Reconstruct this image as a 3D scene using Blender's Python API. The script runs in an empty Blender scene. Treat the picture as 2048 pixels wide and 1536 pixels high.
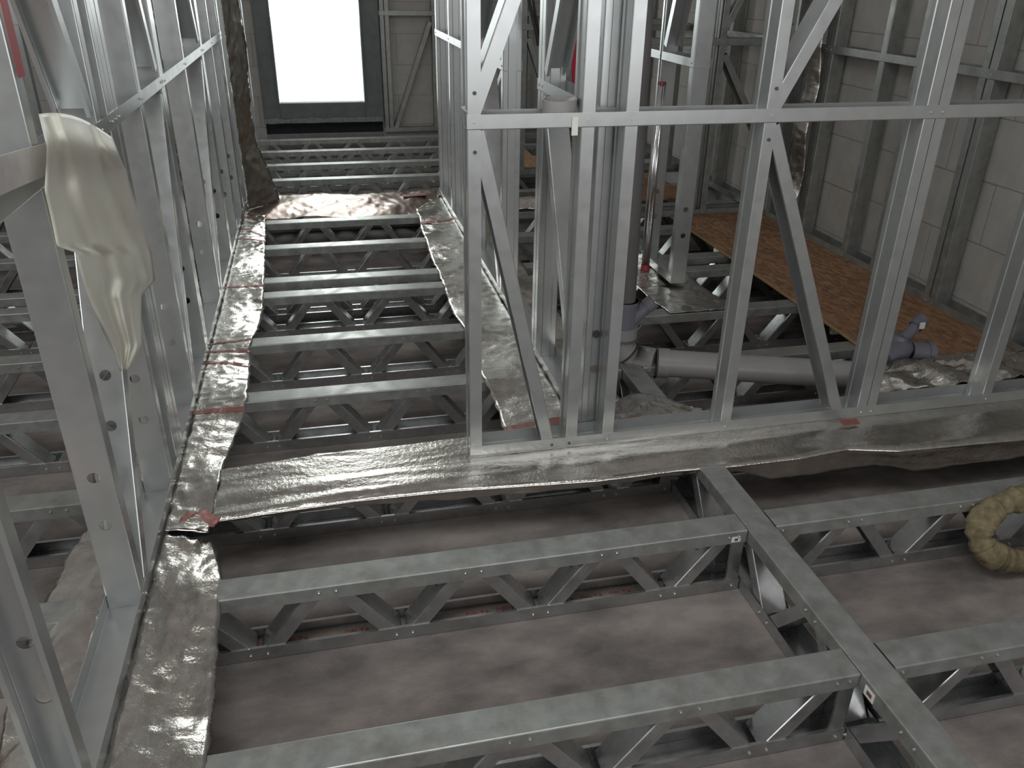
import bpy, bmesh, math, random
from mathutils import Vector, Matrix, noise
S = bpy.context.scene
COL = S.collection
random.seed(7)
PI = math.pi
# ------------------------------------------------------------------ camera
cam_d = bpy.data.cameras.new('camera')
cam = bpy.data.objects.new('camera', cam_d)
COL.objects.link(cam)
cam_d.sensor_width = 36.0
cam_d.lens = 1634.5 / 2048 * 36.0
cam_d.clip_start = 0.02
rv = Vector((0.975675711, -0.218782579, 0.013823536))
uv = Vector((0.086732065, 0.443162445, 0.892235729))
fv = Vector((0.201331706, 0.869333785, -0.451358299))
M3 = Matrix((rv, uv, -fv)).transposed()
cam.matrix_world = Matrix.Translation((0, 0, 1.3)) @ M3.to_4x4()
S.camera = cam
S.view_settings.view_transform = 'Standard'
S.view_settings.look = 'None'
S.view_settings.gamma = 1
S.view_settings.use_curve_mapping = False
S.view_settings.exposure = 0.06
# ------------------------------------------------------------------ world and lights
W = bpy.data.worlds.new('world')
S.world = W
W.use_nodes = True
bg = W.node_tree.nodes['Background']
bg.inputs[0].default_value = (1.0, 0.945, 0.91, 1)
bg.inputs[1].default_value = 0.21


def area(name, loc, target, sx, sy, power, color=(1, 1, 1)):
    d = bpy.data.lights.new(name, 'AREA')
    d.shape = 'RECTANGLE'
    d.size = sx
    d.size_y = sy
    d.energy = power
    d.color = color
    o = bpy.data.objects.new(name, d)
    COL.objects.link(o)
    o.location = loc
    dirv = Vector(target) - Vector(loc)
    o.rotation_euler = dirv.to_track_quat('-Z', 'Y').to_euler()
    return o


area('daylight_behind', (1.0, -2.5, 1.35), (0.6, 2.5, 0.6), 4.2, 1.5, 44, (0.97, 0.99, 1.0))
area('daylight_left', (-3.4, 0.4, 1.9), (-0.3, 2.6, 0.4), 2.4, 1.5, 42, (0.94, 1.0, 0.97))
area('overhead_fill', (0.0, 0.7, 2.8), (-0.25, 2.6, 0.4), 1.8, 0.9, 30, (0.96, 1.0, 0.985))  # added fill above the corridor to brighten the left studs, no skylight known
area('daylight_far', (0.04, 7.35, 1.6), (0.0, 3.0, 0.0), 0.75, 1.9, 24, (0.93, 1.0, 0.97))


# ------------------------------------------------------------------ materials
def new_mat(name):
    m = bpy.data.materials.new(name)
    m.use_nodes = True
    nt = m.node_tree
    b = nt.nodes['Principled BSDF']
    return m, nt, b


def lnk(nt, a, ai, b, bi):
    nt.links.new(a.outputs[ai], b.inputs[bi])


def noise_node(nt, scale, detail=4, rough=0.6, stretch=None, coord='Object'):
    tc = nt.nodes.new('ShaderNodeTexCoord')
    n = nt.nodes.new('ShaderNodeTexNoise')
    n.inputs['Scale'].default_value = scale
    n.inputs['Detail'].default_value = detail
    n.inputs['Roughness'].default_value = rough
    if stretch:
        mp = nt.nodes.new('ShaderNodeMapping')
        mp.inputs['Scale'].default_value = stretch
        lnk(nt, tc, coord, mp, 'Vector')
        lnk(nt, mp, 'Vector', n, 'Vector')
    else:
        lnk(nt, tc, coord, n, 'Vector')
    return n


def ramp(nt, src, stops, out='Fac'):
    r = nt.nodes.new('ShaderNodeValToRGB')
    e = r.color_ramp.elements
    while len(e) < len(stops):
        e.new(0.5)
    for i, (p, c) in enumerate(stops):
        e[i].position = p
        e[i].color = (c[0], c[1], c[2], 1)
    lnk(nt, src, out, r, 'Fac')
    return r


def rough_from(nt, src, lo, hi, b):
    mr = nt.nodes.new('ShaderNodeMapRange')
    mr.inputs['From Min'].default_value = 0.3
    mr.inputs['From Max'].default_value = 0.7
    mr.inputs['To Min'].default_value = lo
    mr.inputs['To Max'].default_value = hi
    lnk(nt, src, 'Fac', mr, 'Value')
    nt.links.new(mr.outputs[0], b.inputs['Roughness'])


def bump(nt, src, b, strength, dist, out='Fac'):
    bp = nt.nodes.new('ShaderNodeBump')
    bp.inputs['Strength'].default_value = strength
    bp.inputs['Distance'].default_value = dist
    lnk(nt, src, out, bp, 'Height')
    lnk(nt, bp, 'Normal', b, 'Normal')


def steel(name, c0, c1, metallic=0.8, rlo=0.3, rhi=0.5, stain=True):
    m, nt, b = new_mat(name)
    n = noise_node(nt, 24, 3, 0.5)
    r = ramp(nt, n, [(0.25, c0), (0.75, c1)])
    if stain:
        n2 = noise_node(nt, 11, 7, 0.72)
        r2 = ramp(nt, n2, [(0.36, (0.80, 0.78, 0.76)), (0.58, (1, 1, 1))])
        mx = nt.nodes.new('ShaderNodeMix')
        mx.data_type = 'RGBA'
        mx.blend_type = 'MULTIPLY'
        mx.inputs[0].default_value = 1.0
        nt.links.new(r.outputs[0], mx.inputs[6])
        nt.links.new(r2.outputs[0], mx.inputs[7])
        nt.links.new(mx.outputs[2], b.inputs['Base Color'])
    else:
        lnk(nt, r, 'Color', b, 'Base Color')
    b.inputs['Metallic'].default_value = metallic
    rough_from(nt, n, rlo, rhi, b)
    return m


STEEL = steel('galvanised_steel', (0.50, 0.51, 0.52), (0.54, 0.55, 0.555), 0.88, 0.24, 0.31)
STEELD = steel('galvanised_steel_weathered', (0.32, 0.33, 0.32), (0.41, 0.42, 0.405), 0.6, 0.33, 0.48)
STEELW = steel('galvanised_steel_wall', (0.51, 0.525, 0.525), (0.55, 0.565, 0.565), 0.76, 0.27, 0.33, False)
DARKST = steel('dark_steel', (0.16, 0.17, 0.17), (0.22, 0.23, 0.23), 0.6, 0.4, 0.55)


def plain(name, c, rough=0.6, metallic=0.0, var=0.12, scale=20, bumpk=0.0):
    m, nt, b = new_mat(name)
    n = noise_node(nt, scale, 5, 0.6)
    lo = tuple(max(0, x * (1 - var)) for x in c)
    hi = tuple(min(1, x * (1 + var)) for x in c)
    r = ramp(nt, n, [(0.3, lo), (0.7, hi)])
    lnk(nt, r, 'Color', b, 'Base Color')
    b.inputs['Roughness'].default_value = rough
    b.inputs['Metallic'].default_value = metallic
    if bumpk:
        bump(nt, n, b, bumpk, 0.005)
    return m


SCREW = plain('zinc_screw', (0.62, 0.63, 0.60), 0.3, 0.9)
SCREWD = plain('dark_screw', (0.12, 0.12, 0.13), 0.4, 0.7)
RED = plain('red_print', (0.27, 0.10, 0.085), 0.45, 0.3)
REDT = plain('red_tape', (0.33, 0.045, 0.05), 0.5)
REDC = plain('red_cloth', (0.42, 0.02, 0.05), 0.8)
BLACK = plain('black_strap', (0.015, 0.015, 0.018), 0.6)
PIPE = plain('grey_pvc', (0.30, 0.285, 0.285), 0.38, 0.0, 0.06, 9)
PIPEL = plain('lavender_pvc', (0.37, 0.36, 0.42), 0.35, 0.0, 0.05, 9)
PIPED = plain('rubber_seal_hole_shade', (0.05, 0.045, 0.05), 0.6)  # seal rubber, also the painted shade of a hole disc
PIPEV = plain('slate_fitting', (0.15, 0.15, 0.18), 0.45, 0.0, 0.1, 12)
PAPER = plain('white_label', (0.72, 0.71, 0.66), 0.7)
VOID = plain('gap_shade', (0.022, 0.017, 0.024), 0.8)  # near-black colour for the shade in the opening under the window
CHROME = plain('bright_foil_tube', (0.80, 0.79, 0.80), 0.16, 1.0, 0.05)
MORTAR = plain('mortar', (0.30, 0.29, 0.28), 0.9)
BURLAP = plain('khaki_cloth', (0.19, 0.155, 0.088), 0.95, 0.0, 0.4, 34, 0.8)

# foil
m, nt, b = new_mat('aluminium_foil')
n = noise_node(nt, 26, 6, 0.62)
r = ramp(nt, n, [(0.3, (0.52, 0.485, 0.445)), (0.7, (0.70, 0.675, 0.63))])
lnk(nt, r, 'Color', b, 'Base Color')
b.inputs['Metallic'].default_value = 1.0
rough_from(nt, n, 0.13, 0.24, b)
n2 = noise_node(nt, 85, 4, 0.6)
bump(nt, n2, b, 0.38, 0.004)
FOIL = m
FOILB = plain('brown_backed_foil', (0.26, 0.20, 0.175), 0.33, 0.85, 0.35, 12, 0.4)
# concrete
m, nt, b = new_mat('dusty_concrete')
n = noise_node(nt, 3.2, 8, 0.62, (1, 1.8, 1))
r = ramp(nt, n, [(0.33, (0.10, 0.086, 0.080)), (0.5, (0.20, 0.173, 0.162)), (0.66, (0.31, 0.27, 0.25))])
lnk(nt, r, 'Color', b, 'Base Color')
b.inputs['Roughness'].default_value = 0.85
n2 = noise_node(nt, 90, 4, 0.7)
bump(nt, n2, b, 0.25, 0.004)
CONC = m
# block
m, nt, b = new_mat('aerated_block')
n = noise_node(nt, 9, 8, 0.7)
r = ramp(nt, n, [(0.3, (0.44, 0.425, 0.40)), (0.7, (0.55, 0.53, 0.50))])
lnk(nt, r, 'Color', b, 'Base Color')
b.inputs['Roughness'].default_value = 0.95
n2 = noise_node(nt, 60, 4, 0.7, (1, 1, 3))
bump(nt, n2, b, 0.4, 0.006)
BLOCK = m
# osb
m, nt, b = new_mat('strand_board')
tc = nt.nodes.new('ShaderNodeTexCoord')
mp = nt.nodes.new('ShaderNodeMapping')
mp.inputs['Scale'].default_value = (42, 16, 16)
mp.inputs['Rotation'].default_value = (0, 0, 0.5)
lnk(nt, tc, 'Object', mp, 'Vector')
v = nt.nodes.new('ShaderNodeTexVoronoi')
v.inputs['Scale'].default_value = 1.6
lnk(nt, mp, 'Vector', v, 'Vector')
n = noise_node(nt, 5, 6, 0.7)
mixn = nt.nodes.new('ShaderNodeMix')
mixn.data_type = 'FLOAT'
mixn.inputs[0].default_value = 0.45
sep = nt.nodes.new('ShaderNodeSeparateColor')
lnk(nt, v, 'Color', sep, 'Color')
nt.links.new(sep.outputs[0], mixn.inputs[2])
nt.links.new(n.outputs[0], mixn.inputs[3])
r = nt.nodes.new('ShaderNodeValToRGB')
e = r.color_ramp.elements
e.new(0.5)
for i, (p, c) in enumerate([(0.1, (0.155, 0.075, 0.038)), (0.5, (0.27, 0.145, 0.075)), (0.9, (0.38, 0.225, 0.125))]):
    e[i].position = p
    e[i].color = (*c, 1)
nt.links.new(mixn.outputs[0], r.inputs[0])
lnk(nt, r, 'Color', b, 'Base Color')
b.inputs['Roughness'].default_value = 0.7
OSB = m
OSBE = plain('strand_board_edge', (0.40, 0.26, 0.13), 0.8)
# plastic sheet
m, nt, b = new_mat('cream_plastic_film')
n = noise_node(nt, 8, 4, 0.5)
r = ramp(nt, n, [(0.3, (0.74, 0.72, 0.63)), (0.7, (0.84, 0.82, 0.74))])
lnk(nt, r, 'Color', b, 'Base Color')
b.inputs['Roughness'].default_value = 0.42
tr = nt.nodes.new('ShaderNodeBsdfTranslucent')
tr.inputs[0].default_value = (0.66, 0.65, 0.56, 1)
mx = nt.nodes.new('ShaderNodeMixShader')
mx.inputs[0].default_value = 0.2
out = nt.nodes['Material Output']
lnk(nt, b, 'BSDF', mx, 1)
lnk(nt, tr, 'BSDF', mx, 2)
lnk(nt, mx, 'Shader', out, 'Surface')
FILM = m
# window light
m, nt, b = new_mat('daylit_pane')
b.inputs['Base Color'].default_value = (0.9, 0.95, 0.95, 1)
b.inputs['Emission Color'].default_value = (0.93, 1.0, 0.985, 1)
b.inputs['Emission Strength'].default_value = 2.2
PANE = m
WINFR = plain('grey_window_wrap', (0.135, 0.15, 0.145), 0.6, 0.1, 0.15, 14)


# ------------------------------------------------------------------ object helpers
def thing(name, label, cat, loc=(0, 0, 0), group=None):
    o = bpy.data.objects.new(name, None)
    COL.objects.link(o)
    o.location = loc
    o.empty_display_size = 0.05
    o['label'] = label
    o['category'] = cat
    if group:
        o['group'] = group
    return o


def tag(o, label, cat, group=None):
    o['label'] = label
    o['category'] = cat
    if group:
        o['group'] = group
    return o


def link(name, me, loc=(0, 0, 0), parent=None):
    """loc is in world space; parents here are never rotated"""
    o = bpy.data.objects.new(name, me)
    COL.objects.link(o)
    if parent:
        base = parent.location.copy()
        if parent.parent:
            base = base + parent.parent.location
        o.parent = parent
        o.location = Vector(loc) - base
    else:
        o.location = loc
    return o


def mesh(name, verts, faces, mat, smooth=False):
    me = bpy.data.meshes.new(name)
    me.from_pydata([tuple(v) for v in verts], [], faces)
    me.materials.append(mat)
    if smooth:
        for p in me.polygons:
            p.use_smooth = True
    me.update()
    return me


T = 0.0016


def cee_mesh(name, a, n, length, w, f, mat, lip=0.009, groove=False, t=T, holes=(), cap=0):
    """C section. origin = middle of the outer web face at one end; a = axis, n = outward web normal."""
    a = Vector(a).normalized()
    n = Vector(n).normalized()
    n = (n - a * n.dot(a)).normalized()
    s = a.cross(n)
    h = w / 2
    prof = []
    if lip:
        prof.append((-h + lip, -f))
    prof += [(-h, -f), (-h, 0)]
    webi = len(prof) - 1
    if groove:
        prof += [(-0.24 * w, 0), (-0.20 * w, -0.0022), (0.20 * w, -0.0022), (0.24 * w, 0)]
    prof += [(h, 0), (h, -f)]
    if lip:
        prof.append((h - lip, -f))
    # rounded bends
    rb = 0.0028
    rp = [prof[0]]
    for q_ in range(1, len(prof) - 1):
        P0, P1, P2 = Vector(prof[q_ - 1]), Vector(prof[q_]), Vector(prof[q_ + 1])
        da, db = (P0 - P1).normalized(), (P2 - P1).normalized()
        if abs(da.dot(db)) > 0.5 or abs(P1.y + f) < 1e-6:
            rp.append(tuple(P1))
            continue
        A_, B_ = P1 + da * rb, P1 + db * rb
        M_ = P1 + (da + db) * rb * 0.293
        rp += [tuple(A_), tuple(M_), tuple(B_)]
    rp.append(prof[-1])
    prof = rp
    k = len(prof)
    inn = []
    for i, (x, y) in enumerate(prof):
        # per-vertex inward offset by mitre
        def nrm(p, q):
            dx, dy = q[0] - p[0], q[1] - p[1]
            L = math.hypot(dx, dy)
            return (dy / L, -dx / L)
        if i == 0:
            m_ = nrm(prof[0], prof[1])
            inn.append((x + m_[0] * t, y + m_[1] * t))
        elif i == k - 1:
            m_ = nrm(prof[-2], prof[-1])
            inn.append((x + m_[0] * t, y + m_[1] * t))
        else:
            n1 = nrm(prof[i - 1], prof[i])
            n2 = nrm(prof[i], prof[i + 1])
            bx, by = n1[0] + n2[0], n1[1] + n2[1]
            d = (bx * bx + by * by) / 2
            inn.append((x + bx * t / d, y + by * t / d))
    loop = prof + inn[::-1]
    N = len(loop)
    verts = []
    for z in (0, length):
        for (x, y) in loop:
            verts.append(a * z + s * x + n * y)
    faces = []
    websegs = set()
    if holes:
        wi = min(range(k - 1), key=lambda q_: abs(prof[q_][0] + h - rb) + abs(prof[q_][1]))
        websegs = {wi, 2 * k - 2 - wi}
    for i in range(N):
        j = (i + 1) % N
        if i in websegs:
            continue
        faces.append((i, j, N + j, N + i))
    for i in range(k - 1):
        j = i + 1
        faces.append((i, 2 * k - 1 - i, 2 * k - 1 - j, j))
        faces.append((N + i, N + j, N + 2 * k - 1 - j, N + 2 * k - 1 - i))
    if holes:
        for yy, hh, flip in ((0, h - rb, False), (-t, h - rb, True)):
            def P(x, z):
                verts.append(a * z + s * x + n * yy)
                return len(verts) - 1
            zs = 0.0
            for (hz, hr) in sorted(holes):
                c0, c1 = hz - hr * 1.6, hz + hr * 1.6
                q = [P(-hh, zs), P(hh, zs), P(hh, c0), P(-hh, c0)]
                faces.append(tuple(q if not flip else q[::-1]))
                # square ring -> circle
                K = 16
                outer = []
                ring = []
                for m_ in range(K):
                    an = 2 * PI * m_ / K
                    cx, cz = math.cos(an), math.sin(an)
                    ring.append(P(cx * hr, hz + cz * hr))
                    mm = max(abs(cx), abs(cz))
                    outer.append(P(cx / mm * hh, hz + cz / mm * hr * 1.6))
                for m_ in range(K):
                    q = [ring[m_], outer[m_], outer[(m_ + 1) % K], ring[(m_ + 1) % K]]
                    faces.append(tuple(q if flip else q[::-1]))
                zs = c1
            q = [P(-hh, zs), P(hh, zs), P(hh, length), P(-hh, length)]
            faces.append(tuple(q if not flip else q[::-1]))
    return mesh(name, verts, faces, mat)


_cache = {}


def member(name, parent, p0, p1, n, mat, w=0.076, f=0.038, lip=0.009, groove=False, holes=()):
    p0 = Vector(p0)
    p1 = Vector(p1)
    d = p1 - p0
    key = (tuple(round(c, 4) for c in d), tuple(round(c, 3) for c in Vector(n)), mat.name, w, f, lip, groove, tuple(holes))
    if key not in _cache:
        _cache[key] = cee_mesh(name, d, n, d.length, w, f, mat, lip, groove, holes=holes)
    return link(name, _cache[key], p0, parent)


def box_bm(bm, lo, hi):
    x0, y0, z0 = lo
    x1, y1, z1 = hi
    vs = [bm.verts.new(c) for c in ((x0, y0, z0), (x1, y0, z0), (x1, y1, z0), (x0, y1, z0), (x0, y0, z1), (x1, y0, z1), (x1, y1, z1), (x0, y1, z1))]
    for q in ((0, 3, 2, 1), (4, 5, 6, 7), (0, 1, 5, 4), (1, 2, 6, 5), (2, 3, 7, 6), (3, 0, 4, 7)):
        bm.faces.new([vs[i] for i in q])


def bm_obj(name, bm, mat, parent=None, loc=(0, 0, 0), smooth=False):
    me = bpy.data.meshes.new(name)
    bm.normal_update()
    bm.to_mesh(me)
    bm.free()
    me.materials.append(mat)
    if smooth:
        for p in me.polygons:
            p.use_smooth = True
    return link(name, me, loc, parent)


def box(name, lo, hi, mat, parent=None, bev=0.0):
    lo = Vector(lo)
    hi = Vector(hi)
    bm = bmesh.new()
    box_bm(bm, (0, 0, 0), hi - lo)
    if bev:
        bmesh.ops.bevel(bm, geom=bm.edges[:], offset=bev, segments=2, affect='EDGES')
    return bm_obj(name, bm, mat, parent, lo)


def tube_bm(bm, p0, p1, r0, r1=None, seg=20, wall=0.0, capped=True):
    """round tube; with a wall it is an open pipe end, else it has domed-free flat caps"""
    p0 = Vector(p0)
    p1 = Vector(p1)
    r1 = r0 if r1 is None else r1
    d = (p1 - p0).normalized()
    ax = Vector((0.31, 0.77, 0.56)) if abs(d.dot(Vector((0.31, 0.77, 0.56)))) < 0.9 else Vector((0.9, -0.3, 0.2))
    u_ = (ax - d * ax.dot(d)).normalized()
    w_ = d.cross(u_)
    nd = max(1, min(24, int((p1 - p0).length / 0.03)))
    # profile: closed polyline of (t along, radius)
    prof = [(q_ / nd, r0 + (r1 - r0) * q_ / nd) for q_ in range(nd + 1)]
    rings = [[bm.verts.new(p0.lerp(p1, t_) + (u_ * math.cos(2 * PI * i / seg) + w_ * math.sin(2 * PI * i / seg)) * r_) for i in range(seg)] for (t_, r_) in prof]
    for R1, R2 in zip(rings, rings[1:]):
        for i in range(seg):
            j = (i + 1) % seg
            bm.faces.new((R1[i], R1[j], R2[j], R2[i])).smooth = True
    A, B = rings[0], rings[-1]

    def flat_ring(R, p, r_in, up):
        q1 = [bm.verts.new(v_.co) for v_ in R]
        if r_in:
            q2 = [bm.verts.new(p + (v_.co - p).normalized() * r_in) for v_ in R]
            for i in range(seg):
                j = (i + 1) % seg
                q = (q1[i], q1[j], q2[j], q2[i])
                bm.faces.new(q if up else q[::-1])
        else:
            c_ = bm.verts.new(p)
            for i in range(seg):
                j = (i + 1) % seg
                q = (q1[i], q1[j], c_)
                bm.faces.new(q if up else q[::-1])
    if wall:
        A2 = [bm.verts.new(p0 + (v_.co - p0).normalized() * (r0 - wall)) for v_ in A]
        B2 = [bm.verts.new(p1 + (v_.co - p1).normalized() * (r1 - wall)) for v_ in B]
        for i in range(seg):
            j = (i + 1) % seg
            bm.faces.new((A2[j], A2[i], B2[i], B2[j])).smooth = True
        flat_ring(A, p0, r0 - wall, False)
        flat_ring(B, p1, r1 - wall, True)
    elif capped:
        flat_ring(A, p0, 0, False)
        flat_ring(B, p1, 0, True)


def path_tube(bm, pts, rads, seg=18, closed=False):
    pts = [Vector(p) for p in pts]
    n_ = len(pts)
    rings = []
    up = None
    for i, p in enumerate(pts):
        if closed:
            d = (pts[(i + 1) % n_] - pts[i - 1]).normalized()
        else:
            d = (pts[min(i + 1, n_ - 1)] - pts[max(i - 1, 0)]).normalized()
        if up is None:
            up = d.orthogonal().normalized()
        up = (up - d * up.dot(d)).normalized()
        w_ = d.cross(up)
        r_ = rads[i] if hasattr(rads, '__len__') else rads
        rings.append([bm.verts.new(p + (up * math.cos(2 * PI * k / seg) + w_ * math.sin(2 * PI * k / seg)) * r_) for k in range(seg)])
    for i in range(n_ if closed else n_ - 1):
        A = rings[i]
        B = rings[(i + 1) % n_]
        for k in range(seg):
            j = (k + 1) % seg
            bm.faces.new((A[k], A[j], B[j], B[k])).smooth = True
    if not closed:
        bm.faces.new([bm.verts.new(v_.co) for v_ in rings[0][::-1]])
        bm.faces.new([bm.verts.new(v_.co) for v_ in rings[-1]])


def screws(parent, pts, normal, mat=SCREW, r=0.0042):
    bm = bmesh.new()
    nn = Vector(normal).normalized()
    base = Vector(parent.location)
    for p in pts:
        p = Vector(p)
        tube_bm(bm, p - nn * 0.001, p + nn * 0.0012, r, r, 10)
        tube_bm(bm, p + nn * 0.0012, p + nn * 0.003, r * 0.62, r * 0.35, 8)
    o = bm_obj('screw_heads', bm, mat, parent, base)
    for v_ in o.data.vertices:
        v_.co -= base
    o.location = (0, 0, 0)
    o['kind'] = 'stuff'
    return o


# ------------------------------------------------------------------ setting
FZ = -0.198
box('floor', (-5, -3, FZ - 0.1), (4.4, 9, FZ), CONC)['kind'] = 'structure'


def block_wall(name, axis, pos, a0, a1, z0, z1, bl, bh, thick, skip=None, side=-1):
    """axis 'x': wall plane at x=pos, running in y"""
    rec = 0.0025
    if axis == 'x':
        base = box(name, (pos + rec, a0, z0), (pos + thick - rec, a1, z1), MORTAR)
    else:
        bm = bmesh.new()
        segs = [(a0, a1, z0, z1)]
        if skip:
            sx0, sx1, sz0, sz1 = skip
            segs = [(a0, sx0, z0, z1), (sx1, a1, z0, z1), (sx0, sx1, z0, sz0), (sx0, sx1, sz1, z1)]
        for (x0, x1, za, zb) in segs:
            if x1 > x0 and zb > za:
                box_bm(bm, (x0, pos + rec, za), (x1, pos + thick - rec, zb))
        base = bm_obj(name, bm, MORTAR)
    base['kind'] = 'structure'
    row = 0
    z = z0
    g = 0.003
    while z < z1 - 0.01:
        zz = min(z + bh, z1)
        a = a0 - (bl / 2 if row % 2 else 0)
        while a < a1 - 0.01:
            s0, s1 = max(a, a0), min(a + bl, a1)
            a += bl
            if s1 - s0 < 0.03:
                continue
            parts = [(s0, s1)]
            if skip and zz > skip[2] + 0.005 and z < skip[3] - 0.005:
                parts = []
                if s0 < skip[0]:
                    parts.append((s0, min(s1, skip[0])))
                if s1 > skip[1]:
                    parts.append((max(s0, skip[1]), s1))
            for (q0, q1) in parts:
                if q1 - q0 < 0.02:
                    continue
                j = random.uniform(-0.0012, 0.0012)
                if axis == 'x':
                    o = box('block', (pos + j, q0 + g / 2, z + g / 2), (pos + thick + j, q1 - g / 2, zz - g / 2), BLOCK, base, 0.002)
                else:
                    o = box('block', (q0 + g / 2, pos + j, z + g / 2), (q1 - g / 2, pos + thick + j, zz - g / 2), BLOCK, base, 0.002)
        z = zz
        row += 1


block_wall('wall_right', 'x', 2.645, 1.0, 7.9, FZ, 1.62, 0.60, 0.25, 0.12)
block_wall('wall_far', 'y', 7.64, -3.2, 2.64, FZ, 2.1, 0.60, 0.25, 0.12, skip=(-0.46, 0.55, -0.01, 2.0))

# window at the end of the corridor: wrapped frame, glowing pane, dark gap below
wf = bpy.data.objects.new('window_1', None)
COL.objects.link(wf)
wf.location = (0.04, 7.55, 0.12)
wf['kind'] = 'structure'
box('frame_side', (-0.46, 7.50, 0.12), (-0.322, 7.63, 1.9), WINFR, wf, 0.006)
box('frame_side', (0.392, 7.50, 0.12), (0.55, 7.63, 1.9), WINFR, wf, 0.006)
box('frame_bottom', (-0.322, 7.50, 0.135), (0.392, 7.63, 0.268), WINFR, wf, 0.006)
box('frame_top', (-0.322, 7.50, 1.76), (0.392, 7.63, 1.9), WINFR, wf, 0.006)
box('frame_bead', (-0.334, 7.485, 0.26), (-0.322, 7.50, 1.77), WINFR, wf)
box('frame_bead', (0.392, 7.485, 0.26), (0.404, 7.50, 1.77), WINFR, wf)
# torn wrap along the sill
bm = bmesh.new()
for i in range(26):
    x0 = -0.46 + i * 1.0 / 26
    hgt = 0.026 + 0.012 * noise.noise((i * 0.35, 0, 0))
    box_bm(bm, (x0, 7.478, 0.118 - hgt * 0.4), (x0 + 1.0 / 26, 7.49, 0.118 + hgt))
bm_obj('sill_wrap', bm, plain('torn_grey_wrap', (0.20, 0.215, 0.21), 0.5, 0.2, 0.3, 40), wf)
box('pane', (-0.33, 7.60, 0.262), (0.4, 7.606, 1.766), PANE, wf)
box('sill_gap_shade', (-0.46, 7.66, -0.01), (0.55, 7.68, 0.13), VOID, wf)  # dark panel standing in for shade inside the opening below the frame

# ------------------------------------------------------------------ floor joists
DW, DF = 0.070, 0.034
NT0, NB0 = 0.271, 0.096   # node phase


def joist(y, x0, x1, label, mat=STEEL, post=None, red=False):
    t = thing('floor_joist', label, 'joist', ((x0 + x1) / 2, y + 0.038, FZ), 'lattice floor joists')
    member('top_chord', t, (x0, y + 0.038, 0), (x1, y + 0.038, 0), (0, 0, 1), STEELD, lip=0.0)
    member('bottom_chord', t, (x0, y + 0.038, FZ), (x1, y + 0.038, FZ), (0, 0, -1), mat, lip=0.008)
    sc = []
    k0 = math.floor((x0 - NT0) / 0.35)
    k1 = math.ceil((x1 - NT0) / 0.35)
    for k in range(k0, k1 + 1):
        xt = NT0 + 0.35 * k
        for sgn in (-1, 1):
            a = Vector((xt + sgn * 0.016, y + 0.038, -0.006))
            b_ = Vector((xt + sgn * (0.175 - 0.016), y + 0.038, FZ + 0.006))
            if min(a.x, b_.x) < x0 + 0.012 or max(a.x, b_.x) > x1 - 0.012:
                continue
            d = (b_ - a).normalized()
            n_ = Vector((sgn * -d.z, 0, abs(d.x)))
            n_ = Vector((-d.z * sgn * sgn, 0, d.x)) if False else Vector((0, 1, 0)).cross(d)
            if n_.z < 0:
                n_ = -n_
            a2 = a + n_ * DF / 2 + d * 0.015
            b2 = b_ + n_ * DF / 2 - d * 0.006
            member('web_member', t, a2, b2, n_, mat, w=DW, f=DF, lip=0.006)
            sc.append((xt + sgn * 0.020, y - 0.0005, -0.017))
            sc.append((xt + sgn * 0.155, y - 0.0005, FZ + 0.017))
    if post is not None:
        for (px, nx) in post:
            member('end_post', t, (px, y + 0.038, FZ + 0.002), (px, y + 0.038, -0.002), (nx, 0, 0), mat, w=0.072, f=0.036, lip=0.006)
            sc += [(px - nx * 0.018, y - 0.0005, -0.017), (px - nx * 0.018, y - 0.0005, FZ + 0.017)]
    screws(t, sc, (0, -1, 0))
    if red:
        # foil tape with printed stripe lying inside the bottom chord
        st = box('tape_strip', (x0 + 0.01, y + 0.020, FZ + 0.004), (x1 - 0.01, y + 0.060, FZ + 0.0055), FOIL, t)
    return t


JL = {
    1.055: ('nearest lattice joist across the foreground left of the long diagonal girder', 'nearest lattice joist to the right of the long diagonal girder'),
    1.557: ('second lattice joist from the front, left of the girder, small sticker near its end', 'second lattice joist from the front, right of the girder, behind the khaki ring'),
    2.03: ('lattice joist under the long foil strip and braced frame, left of the girder', 'lattice joist under the torn foil strip, right of the girder'),
    2.54: ('first lattice joist behind the long foil strip, seen inside the foil-edged corridor', 'lattice joist right under the big grey drain pipe'),
    3.012: ('second lattice joist behind the long foil strip, in the corridor', 'lattice joist carrying the front edge of the square foil patch'),
}
for y in (1.055, 1.557, 2.03, 2.54, 3.012):
    joist(y, -2.3 if y > 2 else -1.5, 1.001, JL[y][0], post=[(0.998, 1)])
    joist(y, 1.084, 2.62, JL[y][1], post=[(1.087, -1)])
JF = {
    3.53: 'farther of the closely set pair of joists crossing the corridor, with the nearer pair member in front',
    3.725: 'back joist of the closely set pair halfway down the corridor',
    4.246: 'lattice joist just beyond the closely set pair in the corridor',
    4.73: 'lattice joist right in front of the crossing foil strip at the corridor bend',
    5.23: 'lattice joist covered by the brownish foil strip across the corridor',
    5.80: 'first lattice joist beyond the foil crossing the corridor',
    6.29: 'second lattice joist beyond the foil crossing, with pale top edge',
    6.80: 'farthest lattice joist but one, before the window wall',
    7.30: 'farthest lattice joist, nearest to the dark gap under the window',
}
JF[3.53] = 'front joist of the closely set pair halfway down the corridor'
for y, lab in JF.items():
    joist(y, -2.3, 2.62, lab, mat=STEEL if y < 5 else STEELD)

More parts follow.
